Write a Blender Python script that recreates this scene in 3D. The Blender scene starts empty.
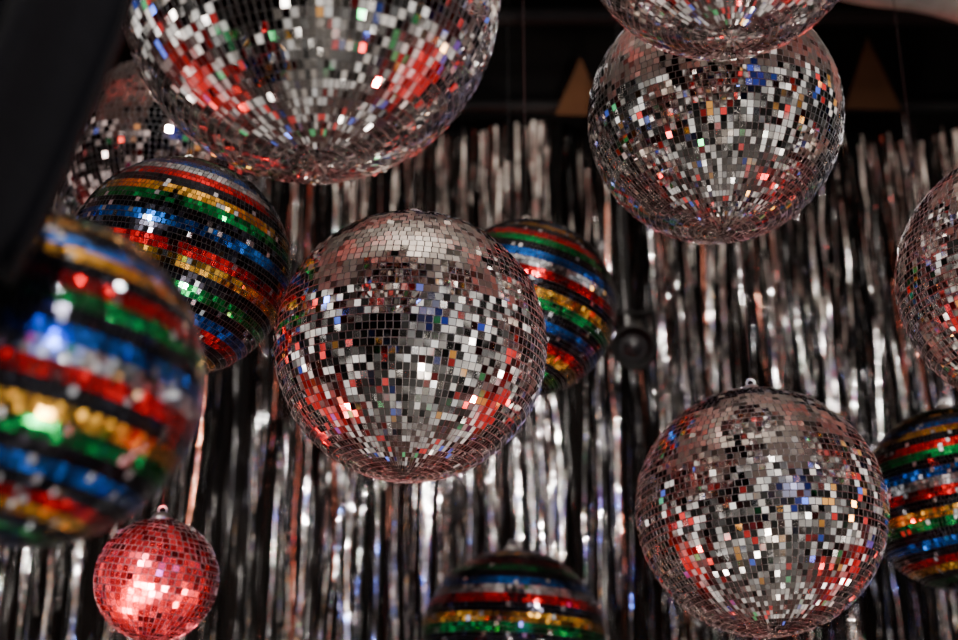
import bpy, math, random
import numpy as np
from mathutils import Vector, Matrix, noise
rnd = random.Random(7)
S = bpy.context.scene
D = bpy.data

# ---------------------------------------------------------------- helpers
def link(o, parent=None):
    S.collection.objects.link(o)
    if parent: o.parent = parent
    return o
def empty(name, loc):
    e = D.objects.new(name, None); e.empty_display_size = .05; e.location = loc
    return link(e)
def mesh_obj(name, verts, faces, mats, parent=None, midx=None, smooth=None):
    me = D.meshes.new(name); me.from_pydata(verts, [], faces)
    for m in mats: me.materials.append(m)
    if midx is not None: me.polygons.foreach_set('material_index', midx)
    if smooth is not None:
        me.polygons.foreach_set('use_smooth', smooth if hasattr(smooth,'__len__') else [smooth]*len(faces))
    me.update()
    return link(D.objects.new(name, me), parent)
def principled(name, col, rough=.5, metal=0., bump=None, spec=.5):
    m = D.materials.new(name); m.use_nodes = True
    nt = m.node_tree; b = nt.nodes['Principled BSDF']
    b.inputs['Base Color'].default_value = (*col, 1)
    b.inputs['Roughness'].default_value = rough
    b.inputs['Metallic'].default_value = metal
    b.inputs['Specular IOR Level'].default_value = spec
    if bump:
        n = nt.nodes.new('ShaderNodeTexNoise'); n.inputs['Scale'].default_value = bump[0]
        n.inputs['Detail'].default_value = 5
        tc = nt.nodes.new('ShaderNodeTexCoord'); nt.links.new(tc.outputs['Object'], n.inputs['Vector'])
        bp = nt.nodes.new('ShaderNodeBump'); bp.inputs['Strength'].default_value = bump[1]
        nt.links.new(n.outputs['Fac'], bp.inputs['Height']); nt.links.new(bp.outputs['Normal'], b.inputs['Normal'])
        mx = nt.nodes.new('ShaderNodeMix'); mx.data_type='RGBA'
        mx.inputs[6].default_value = (col[0]*.6,col[1]*.6,col[2]*.6,1); mx.inputs[7].default_value = (col[0]*1.3,col[1]*1.3,col[2]*1.3,1)
        nt.links.new(n.outputs['Fac'], mx.inputs[0]); nt.links.new(mx.outputs[2], b.inputs['Base Color'])
    return m
def tint_mat(name, attr, rough_add=0., metal=1.):
    m = D.materials.new(name); m.use_nodes = True
    nt = m.node_tree; b = nt.nodes['Principled BSDF']
    a = nt.nodes.new('ShaderNodeAttribute'); a.attribute_name = attr
    nt.links.new(a.outputs['Color'], b.inputs['Base Color'])
    ma = nt.nodes.new('ShaderNodeMath'); ma.inputs[1].default_value = rough_add
    nt.links.new(a.outputs['Alpha'], ma.inputs[0]); nt.links.new(ma.outputs[0], b.inputs['Roughness'])
    b.inputs['Metallic'].default_value = metal
    return m

M_tile = tint_mat('mirror_tile', 'tile_tint')
M_grout = principled('ball_core_silver', (.050,.047,.045), .6, 0, (60,.2))
M_grout_dark = principled('ball_core_dark', (.006,.0055,.0055), .7, 0, (60,.2))
M_edge = principled('mirror_edge', (.20,.20,.205), .4, .8)
M_edge_dark = principled('mirror_edge_dark', (.03,.03,.035), .4, .6)
M_metal = principled('hanger_metal', (.30,.29,.28), .3, 1., (80,.1))
M_wire = principled('black_wire', (.008,.008,.008), .7, 0, (80,.1), .1)
M_black = principled('black_metal', (.004,.004,.004), .7, 0., (40,.1), .1)

def revolve(profile, n=24, off=(0,0,0)):
    V=[];F=[]
    for r,z in profile:
        for k in range(n):
            a=2*math.pi*k/n; V.append((off[0]+r*math.cos(a),off[1]+r*math.sin(a),off[2]+z))
    for i in range(len(profile)-1):
        for k in range(n):
            k2=(k+1)%n
            F.append((i*n+k,i*n+k2,(i+1)*n+k2,(i+1)*n+k))
    return V,F
def tube(p0,p1,r,n=8):
    p0=Vector(p0);p1=Vector(p1);d=(p1-p0).normalized()
    a=d.orthogonal().normalized();b=d.cross(a)
    V=[];F=[]
    for p in (p0,p1):
        for k in range(n):
            t=2*math.pi*k/n;V.append(tuple(p+a*r*math.cos(t)+b*r*math.sin(t)))
    for k in range(n):
        F.append((k,(k+1)%n,n+(k+1)%n,n+k))
    F.append(tuple(range(n-1,-1,-1)));F.append(tuple(range(n,2*n)))
    return V,F
def merge(parts):
    V=[];F=[]
    for v,f in parts:
        o=len(V);V+=v;F+=[tuple(i+o for i in q) for q in f]
    return V,F

CEIL = 4.4
GOLD=(1,.52,.06);GREEN=(.005,.36,.08);BLUE=(.012,.16,.74);SILV=(.80,.86,.95);RED=(.80,.008,.014);BLK=(.015,.015,.022)
SEQ=[GOLD,BLK,BLUE,SILV,RED,BLK,GREEN,GOLD,BLK,BLUE,GOLD,BLK,RED,GREEN,BLK,BLUE,SILV,RED,BLK,GOLD,GREEN,BLK,BLUE,BLK,RED,GOLD,BLK,GREEN,BLK,BLUE,RED,BLK]

def make_ball(name, loc, R, rows, stripes=False, tilt=(0,0), spin=0, tone=(1,1,1), seed=1, jit=.030, shift=0, rough=0.):
    r = random.Random(seed)
    root = empty(name, loc)
    V=[];F=[];MI=[];SM=[];COL=[]
    h = math.pi*R/rows; dl = math.pi/rows
    t = .006*R
    for i in range(rows):
        la0=-math.pi/2+i*dl; la=la0+dl/2; la1=la0+dl
        N=max(5,round(2*math.pi*R*math.cos(la)/(h*(.80 if stripes else .98))))
        ph=r.random()*6.28
        lim = math.radians(-18)
        if la<lim:
            N=round(2*math.pi*R*math.cos(lim)/(h*(.8 if stripes else .96))); ph=0
            if la<math.radians(-80): N//=2
            if la<math.radians(-85): N//=2
        if stripes:
            band=SEQ[((rows-1-i)//2+shift)%len(SEQ)]
        rowtilt=r.gauss(0,.018)
        for k in range(N):
            lo=ph+2*math.pi*k/N
            c=Vector((math.cos(la)*math.cos(lo),math.cos(la)*math.sin(lo),math.sin(la)))
            e=Vector((-math.sin(lo),math.cos(lo),0)); n=c.cross(e)
            g=.87; gh=.87 if la>lim else .92
            w0=2*math.pi*R*math.cos(la0)/N*g/2; w1=2*math.pi*R*math.cos(la1)/N*g/2
            w0=max(w0,.0002);w1=max(w1,.0002)
            hh=h*gh/2
            a=r.gauss(0,jit);b=r.gauss(0,jit)+rowtilt
            if r.random()<.06: a+=r.gauss(0,.12);b+=r.gauss(0,.12)
            o=len(V)
            pts=[(-w0,-hh),(w0,-hh),(w1,hh),(-w1,hh)]
            for (x,y) in pts:
                V.append(tuple(c*(R+a*x+b*y)+e*x+n*y))
            for (x,y) in pts:
                V.append(tuple(c*(R-t)+e*x+n*y))
            fs=[(o,o+1,o+2,o+3),(o,o+4,o+5,o+1),(o+1,o+5,o+6,o+2),(o+2,o+6,o+7,o+3),(o+3,o+7,o+4,o)]
            F+=fs; MI+=[0,1,1,1,1]; SM+=[False]*5
            u=r.random()
            if stripes:
                q=.45+.55*r.random()
                cc=(band[0]*q,band[1]*q,band[2]*q)
                if r.random()<.04: cc=SILV
                ro=.06+.15*r.random()
            else:
                q=.66+.33*u
                if r.random()<.12: q*=.25
                wv=r.gauss(0,.02)
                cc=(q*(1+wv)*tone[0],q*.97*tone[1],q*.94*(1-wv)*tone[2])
                ro=.02+.05*r.random()**2+rough
            COL+=[(*cc,ro)]*5
    nc=48;mc=24;o=len(V);rc=R-t*1.0
    for i in range(mc+1):
        la=-math.pi/2+math.pi*i/mc
        for k in range(nc):
            lo=2*math.pi*k/nc; V.append((rc*math.cos(la)*math.cos(lo)*.998,rc*math.cos(la)*math.sin(lo)*.998,rc*math.sin(la)*.998))
    for i in range(mc):
        for k in range(nc):
            k2=(k+1)%nc; F.append((o+i*nc+k,o+i*nc+k2,o+(i+1)*nc+k2,o+(i+1)*nc+k)); MI.append(2);SM.append(True);COL.append((.02,.02,.02,.5))
    ob=mesh_obj('mirror_tiles',V,F,[M_tile,M_edge_dark if stripes else M_edge,M_grout_dark if stripes else M_grout],root,MI,SM)
    at=ob.data.attributes.new('tile_tint','FLOAT_COLOR','FACE')
    at.data.foreach_set('color',np.array(COL,dtype=np.float32).ravel())
    ob.rotation_euler=(math.radians(tilt[0]),math.radians(tilt[1]),0)
    ob.rotation_euler.rotate_axis('Z',math.radians(spin))
    V2,F2=revolve([(0,R+.010),(.010,R+.010),(.013,R+.008),(.016,R+.004),(.020,R-.004),(.0,R-.006)])
    n=16
    RV=[];RF=[]
    for i in range(n):
        a=2*math.pi*i/n
        for j in range(6):
            b=2*math.pi*j/6
            rr=.007+.0014*math.cos(b)
            RV.append((rr*math.cos(a),.0014*math.sin(b),R+.015+rr*math.sin(a)))
    for i in range(n):
        for j in range(6):
            RF.append((i*6+j,((i+1)%n)*6+j,((i+1)%n)*6+(j+1)%6,i*6+(j+1)%6))
    V3,F3=merge([(V2,F2),(RV,RF)])
    mesh_obj('hanger_cap',V3,F3,[M_metal],root,smooth=True)
    V4,F4=tube((0,0,R+.020),(0,0,CEIL-loc[2]),.0010,6)
    mesh_obj('hanging_wire',V4,F4,[M_wire],root,smooth=True)
    return root

# silver balls
make_ball('mirror_ball',(-.195,1.336,2.491),.22,64,tilt=(0,-4),spin=3,seed=11)
make_ball('mirror_ball',(.373,1.874,2.623),.20,60,tilt=(0,0),seed=12)
make_ball('mirror_ball',(.297,1.361,2.628),.18,60,seed=13)
make_ball('mirror_ball',(-.100,1.855,2.234),.20,58,tilt=(0,2),seed=14)
make_ball('mirror_ball',(.454,2.126,2.046),.20,58,tilt=(-3,-2),seed=15)
make_ball('mirror_ball',(.825,1.831,2.332),.20,60,seed=16)
make_ball('mirror_ball',(-.677,2.554,2.888),.22,54,seed=17,tone=(.5,.4,.4))
make_ball('mirror_ball',(-.528,2.195,1.946),.10,28,tilt=(4,8),seed=18,tone=(1,.07,.11),rough=.16,jit=.06)  # small silver ball; glow of red light put into its tile tint
# striped balls
make_ball('striped_mirror_ball',(-.371,1.060,1.934),.14,60,True,tilt=(0,10),seed=21,shift=1)
make_ball('striped_mirror_ball',(-.461,1.899,2.378),.17,60,True,tilt=(0,14),seed=22,shift=8)
make_ball('striped_mirror_ball',(.092,2.380,2.491),.17,60,True,tilt=(0,16),seed=23,shift=3)
make_ball('striped_mirror_ball',(.073,2.926,1.925),.20,60,True,tilt=(0,3),seed=24,shift=6)
make_ball('striped_mirror_ball',(.888,2.445,2.136),.17,60,True,tilt=(0,-7),seed=25,shift=2)

# ---------------------------------------------------------------- room
WY=3.62
def box(name,x0,x1,y0,y1,z0,z1,mat,parent=None):
    V=[(x,y,z) for x in (x0,x1) for y in (y0,y1) for z in (z0,z1)]
    F=[(0,1,3,2),(4,6,7,5),(0,4,5,1),(2,3,7,6),(0,2,6,4),(1,5,7,3)]
    return mesh_obj(name,V,F,[mat],parent)
M_wall=principled('dark_wall_paint',(.002,.002,.002),.9,0,(3,.2),.05)
M_ceil=principled('warm_ceiling_plaster',(.26,.24,.22),.9,0,(2.2,.3))
box('wall_back',-3.6,3.6,WY,WY+.12,0,CEIL,M_wall)
box('ceiling',-3.6,3.6,-2.6,WY+.12,CEIL,CEIL+.1,M_ceil)

# ---------------------------------------------------------------- tinsel curtain
M_foil=tint_mat('tinsel_foil','strand_tint')
nt=M_foil.node_tree;b=nt.nodes['Principled BSDF']
tc=nt.nodes.new('ShaderNodeTexCoord')
vo=nt.nodes.new('ShaderNodeTexVoronoi');vo.inputs['Scale'].default_value=110
nt.links.new(tc.outputs['Object'],vo.inputs['Vector'])
bp=nt.nodes.new('ShaderNodeBump');bp.inputs['Strength'].default_value=.35;bp.inputs['Distance'].default_value=.002
nt.links.new(vo.outputs['Distance'],bp.inputs['Height']);nt.links.new(bp.outputs['Normal'],b.inputs['Normal'])
cr=empty('tinsel_curtain',(0,0,0))
V=[];F=[];C=[]
nseg=120
TOP=3.50
for layer in range(3):
    y0=WY-.05-.06*layer
    x=-3.1
    while x<3.1:
        x+=rnd.uniform(.0025,.009)*(1.5 if layer else 1)
        fold=noise.noise(Vector((x*3.2,layer*7.3,0)))
        if layer and noise.noise(Vector((x*5+30,layer*4.1,2)))<-.02: continue
        w=rnd.choice([.001,.0015,.002,.0025,.003,.004])
        top=TOP+.07*noise.noise(Vector((x*2,5,layer)))-rnd.random()*.10*layer
        ang0=fold*3.0+rnd.gauss(0,.6)
        tw=rnd.gauss(0,.16); amp=rnd.uniform(.003,.014); ph=rnd.random()*6
        lean=rnd.gauss(0,.014)
        y=y0-.03*math.sin(x*14+layer*2)
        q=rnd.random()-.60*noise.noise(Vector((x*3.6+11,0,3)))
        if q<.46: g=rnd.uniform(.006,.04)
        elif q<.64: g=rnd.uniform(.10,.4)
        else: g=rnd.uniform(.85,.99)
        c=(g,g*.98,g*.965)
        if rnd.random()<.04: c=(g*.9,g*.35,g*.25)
        o=len(V)
        s1=rnd.random()*50
        for k in range(nseg+1):
            z=top-(top-.03)*k/nseg
            dn=noise.noise(Vector((s1,z*1.6,0)))
            a=ang0+tw*k*.1+dn*1.2+.9*noise.noise(Vector((x*6,z*2.2,layer)))+.8*noise.noise(Vector((s1+3,z*8,0)))
            cx=x+amp*math.sin(z*3+ph)+.020*dn+lean*(top-z)+.006*noise.noise(Vector((s1+5,z*8,0)))
            cy=y+.012*noise.noise(Vector((s1+9,z*2,1)))+.007*noise.noise(Vector((s1+15,z*14,1)))
            dx=math.cos(a)*w;dy=math.sin(a)*w
            V.append((cx-dx,cy-dy,z));V.append((cx+dx,cy+dy,z))
        for k in range(nseg):
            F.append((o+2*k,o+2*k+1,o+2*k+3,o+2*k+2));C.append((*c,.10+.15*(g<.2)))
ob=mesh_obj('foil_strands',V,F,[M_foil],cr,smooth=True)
at=ob.data.attributes.new('strand_tint','FLOAT_COLOR','FACE')
at.data.foreach_set('color',np.array(C,dtype=np.float32).ravel())
Vt,Ft=tube((-3.2,WY-.10,TOP+.06),(3.2,WY-.10,TOP+.06),.018,12)
mesh_obj('curtain_rail',Vt,Ft,[M_black],cr,smooth=True)

# ---------------------------------------------------------------- kraft triangles on wall above rail
M_kraft=principled('kraft_paper',(.045,.020,.008),.9,0,(12,.3),.1)
def triangle(x,z,w,h):
    y=WY-.145
    V=[(x-w/2,y,z),(x+w/2,y+.01,z),(x+.02*w,y-.004,z+h),(x-w/2,y+.003,z),(x+w/2,y+.013,z),(x+.02*w,y,z+h)]
    mesh_obj('paper_triangle',V,[(0,1,2),(5,4,3),(0,3,4,1),(1,4,5,2),(2,5,3,0)],[M_kraft])
triangle(1.165,3.53,.17,.24)
triangle(.30,3.51,.15,.19)
triangle(-.56,3.54,.18,.21)
triangle(2.03,3.54,.19,.21)

# overhead truss (black pipes) across the wall top
parts=[]
for zz,yy in ((3.90,3.2),(3.76,3.35)):
    parts.append(tube((-3.4,yy,zz),(3.4,yy,zz),.024,10))
xx=-3.3;s=1
while xx<3.3:
    parts.append(tube((xx,3.2 if s>0 else 3.35,3.90 if s>0 else 3.76),(xx+.22,3.35 if s>0 else 3.2,3.76 if s>0 else 3.90),.010,6));xx+=.22;s=-s
for xx in (-3,-1.5,0.0,1.5,3):
    parts.append(tube((xx,3.2,3.90),(xx,3.2,CEIL),.012,8))
Vt,Ft=merge(parts);mesh_obj('lighting_truss',Vt,Ft,[M_black],smooth=False)

# ---------------------------------------------------------------- cream canopy top right
M_cream=principled('cream_fabric',(.28,.27,.24),.85,0,(30,.2),.1)
V=[];F=[]
nx,ny=24,16
for j in range(ny+1):
    for i in range(nx+1):
        u=i/nx;v=j/ny
        X=.95+u*1.3
        Y=3.10-v*.42
        Z=3.640-.25*(X-1.058)+.12*v+.008*math.sin(X*17)
        V.append((X,Y,Z))
for j in range(ny):
    for i in range(nx):
        a=j*(nx+1)+i;F.append((a,a+1,a+nx+2,a+nx+1))
can=empty('fabric_canopy',(0,0,0))
ob=mesh_obj('canopy_sheet',V,F,[M_cream],can,smooth=True)
md=ob.modifiers.new('th','SOLIDIFY');md.thickness=.004
for q in (0,nx,(nx+1)*ny,(nx+1)*ny+nx):
    Vt,Ft=tube(V[q],(V[q][0],V[q][1],CEIL),.002,6);mesh_obj('canopy_cord',Vt,Ft,[M_black],can)

# ---------------------------------------------------------------- black drape near, left
M_drape=principled('black_velvet',(.0030,.0030,.0034),.95,0,(90,.4),.05)
V=[];F=[];nu,nv=60,50
for j in range(nv+1):
    v=j/nv
    z=1.92+ (CEIL-1.92)*v
    xr=-.305+.06*min(1,(z-1.92)/.22)**.8+.06*max(0,z-2.15)
    for i in range(nu+1):
        u=i/nu
        X=xr-(.62)*u*(1-.25*(1-v))
        Y=.80+.03*math.sin(u*38+.6*math.sin(v*4))+.012*math.sin(u*91+v*3)
        Z=z+ (0.0 if j else .02*math.sin(u*23))-.10*u*(1-v)
        V.append((X,Y,Z))
for j in range(nv):
    for i in range(nu):
        a=j*(nu+1)+i;F.append((a,a+1,a+nu+2,a+nu+1))
ob=mesh_obj('black_drape',V,F,[M_drape],smooth=True)
md=ob.modifiers.new('th','SOLIDIFY');md.thickness=.003

# ---------------------------------------------------------------- small stage spotlight
sp=empty('stage_spotlight',(.352,2.93,2.60))
M_lens=principled('spot_lens',(.003,.003,.004),.4,0,None,.25)
prof=[(0,.075),(.030,.075),(.040,.06),(.046,.02),(.046,-.055),(.052,-.06),(.052,-.075),(.043,-.075),(.040,-.06),(.034,-.055)]
V1,F1=revolve(prof,32)
lens,lf=revolve([(.034,-.055),(.030,-.058),(.024,-.052),(.018,-.060),(.010,-.064),(0,-.066)],32)
def rv(V,m): return [tuple(m@Vector(p)) for p in V]
rot=Matrix.Rotation(math.radians(-90+20),4,'X')
o1=mesh_obj('lamp_housing',rv(V1,rot),F1,[M_black],sp,smooth=True)
o2=mesh_obj('lamp_lens',rv(lens,rot),lf,[M_lens],sp,smooth=True)
parts=[tube((-.060,0,0),(-.060,0,.085),.005),tube((.060,0,0),(.060,0,.085),.005),tube((-.060,0,.085),(.060,0,.085),.005),tube((-.062,0,0),(-.044,0,0),.008),tube((.062,0,0),(.044,0,0),.008),tube((0,0,.085),(0,0,CEIL-2.6),.004)]
Vt,Ft=merge(parts);mesh_obj('lamp_yoke',Vt,Ft,[M_black],sp)

# ---------------------------------------------------------------- lights
def area(name,loc,target,size,power,col,shape='DISK',spread=180):
    l=D.lights.new(name,'AREA');l.energy=power;l.color=col;l.shape=shape;l.size=size;l.spread=math.radians(spread)
    o=D.objects.new(name,l);o.location=loc
    d=Vector(target)-Vector(loc);o.rotation_euler=d.to_track_quat('-Z','Y').to_euler();link(o);return o
area('house_fill_light',(.6,-1.2,3.9),(0,3,1.8),.14,28,(1,.93,.86),spread=56)
area('house_fill_light',(-1.4,-.8,3.6),(0,3,1.7),.10,22,(1,.93,.86),spread=56)
area('house_fill_light',(1.5,.4,4.0),(.2,2.6,2),.10,8,(1,.92,.85),spread=80)
area('house_fill_light',(.5,-.5,.3),(.1,2.2,2.2),.12,22,(1,.86,.74),spread=56)  # low fill added near the camera to brighten undersides and bottom ball
area('red_stage_light',(-2.1,2.9,1.3),(-1.9,3.5,1.6),.25,16,(1,.03,.02),spread=90)
area('red_stage_light',(2.2,2.9,1.3),(2.0,3.5,1.6),.25,16,(1,.03,.02),spread=90)
area('red_stage_light',(-.95,.5,1.0),(-.53,2.19,1.93),.26,8,(1,.05,.07),spread=13)
area('red_stage_light',(-1.5,1.7,.7),(.0,1.8,2.2),.12,20,(1,.03,.02),spread=44)
area('red_stage_light',(1.7,1.7,.6),(.35,1.85,2.1),.12,20,(1,.03,.025),spread=44)
area('amber_stage_light',(.50,2.75,.5),(.35,3.5,1.8),.10,8,(1,.18,.06),spread=50)
area('amber_stage_light',(-.75,2.75,.5),(-.7,3.5,1.8),.10,3,(1,.25,.10),spread=50)
area('blue_stage_light',(1.1,-1.6,2.6),(0,2,2.2),.10,5,(.1,.2,1),spread=60)
area('added_ceiling_fill',(0,1.0,3.35),(0,1.1,CEIL),.3,46,(1,.91,.82),spread=130)  # unseen fill, added so the ball tops reflect a bright ceiling

# ---------------------------------------------------------------- world : procedural surround of a dim party hall
w=D.worlds.new('party_hall');S.world=w;w.use_nodes=True
nt=w.node_tree;bg=nt.nodes['Background']
tc=nt.nodes.new('ShaderNodeTexCoord');L=nt.links
def scaled(color,valsock):
    v=nt.nodes.new('ShaderNodeVectorMath');v.operation='SCALE'
    if isinstance(color,tuple): v.inputs[0].default_value=color
    else: L.new(color,v.inputs[0])
    L.new(valsock,v.inputs['Scale']);return v.outputs[0]
def vadd(a,b):
    v=nt.nodes.new('ShaderNodeVectorMath');v.operation='ADD';L.new(a,v.inputs[0]);L.new(b,v.inputs[1]);return v.outputs[0]
def vmul(a,b):
    v=nt.nodes.new('ShaderNodeVectorMath');v.operation='MULTIPLY';L.new(a,v.inputs[0]);L.new(b,v.inputs[1]);return v.outputs[0]
def ramp(sock,stops,interp='LINEAR'):
    r=nt.nodes.new('ShaderNodeValToRGB');L.new(sock,r.inputs[0]);r.color_ramp.interpolation=interp
    e=r.color_ramp.elements
    while len(e)<len(stops): e.new(.5)
    for el,(p,c) in zip(e,stops): el.position=p;el.color=(c,c,c,1) if not isinstance(c,tuple) else (*c,1)
    return r.outputs[0]
gen=tc.outputs['Generated']
def vor(scale,off=0.):
    vo=nt.nodes.new('ShaderNodeTexVoronoi');vo.inputs['Scale'].default_value=scale
    ad=nt.nodes.new('ShaderNodeVectorMath');ad.operation='ADD';L.new(gen,ad.inputs[0]);ad.inputs[1].default_value=(off,off*.7,off*1.3)
    L.new(ad.outputs[0],vo.inputs['Vector'])
    sx=nt.nodes.new('ShaderNodeSeparateXYZ');L.new(vo.outputs['Color'],sx.inputs[0])
    return vo,sx
# mid-scale patches of people / furniture / walls
v1,s1_=vor(15)
cell=ramp(s1_.outputs[0],[(0,.002),(.54,.012),(.68,.18),(.84,.8),(1,1.0)])
tintc=ramp(s1_.outputs[1],[(0,(1,.95,.89)),(.74,(1,.92,.84)),(.80,(1,.05,.05)),(.90,(1,.45,.10)),(.94,(.1,.2,1)),(.98,(.1,.8,.3))],'CONSTANT')
acc=scaled(vmul(cell,tintc),ramp(s1_.outputs[2],[(0,.5),(1,1)]))
sc0=nt.nodes.new('ShaderNodeVectorMath');sc0.operation='SCALE';L.new(acc,sc0.inputs[0]);sc0.inputs['Scale'].default_value=2.9
sg=nt.nodes.new('ShaderNodeSeparateXYZ');L.new(gen,sg.inputs[0])
mr=nt.nodes.new('ShaderNodeMapRange');L.new(sg.outputs[2],mr.inputs[0])
mr.inputs[1].default_value=-.95;mr.inputs[2].default_value=-.25;mr.inputs[3].default_value=.40;mr.inputs[4].default_value=1
acc=scaled(sc0.outputs[0],mr.outputs[0])
# random bright spots, added to give the mirror tiles sparkle
v2,s2_=vor(11,3.3)
spot=ramp(v2.outputs['Distance'],[(0,1),(.12,1),(.18,0)])
sel=ramp(s2_.outputs[0],[(0,0),(.40,0),(.45,1)])
colr=ramp(s2_.outputs[1],[(0,(1,.93,.85)),(.66,(1,.05,.04)),(.78,(1,.42,.08)),(.87,(.10,.2,1)),(.94,(.10,1,.3))],'CONSTANT')
val=vmul(vmul(spot,sel),colr)
sc=nt.nodes.new('ShaderNodeVectorMath');sc.operation='SCALE';L.new(val,sc.inputs[0]);sc.inputs['Scale'].default_value=36
acc=vadd(acc,sc.outputs[0])
blobs=[((-.80,.30,-.52),34,(1.3,.02,.02)),((.80,.30,-.50),34,(1.3,.02,.025)),((.1,-.3,-.95),7,(.17,.155,.14)),
       ((.35,-.9,.15),150,(.08,.16,1.4)),((-.15,-.9,.40),20,(.22,.205,.19)),((.1,.5,-.85),8,(.10,.05,.04))]
for d,k,c in blobs:
    dv=Vector(d).normalized()
    dp=nt.nodes.new('ShaderNodeVectorMath');dp.operation='DOT_PRODUCT';L.new(gen,dp.inputs[0]);dp.inputs[1].default_value=dv
    mx=nt.nodes.new('ShaderNodeMath');mx.operation='MAXIMUM';L.new(dp.outputs['Value'],mx.inputs[0]);mx.inputs[1].default_value=0
    pw=nt.nodes.new('ShaderNodeMath');pw.operation='POWER';L.new(mx.outputs[0],pw.inputs[0]);pw.inputs[1].default_value=k
    acc=vadd(acc,scaled(c,pw.outputs[0]))
L.new(acc,bg.inputs['Color']);bg.inputs['Strength'].default_value=.70

# ---------------------------------------------------------------- camera
cd=D.cameras.new('camera');cd.sensor_width=36;cd.lens=50;cam=D.objects.new('camera',cd)
cam.location=(0,0,1.6);cam.rotation_euler=(math.radians(110),0,0);link(cam)
cd.dof.use_dof=True;cd.dof.focus_distance=1.84;cd.dof.aperture_fstop=2.6;cd.clip_start=.05
S.camera=cam
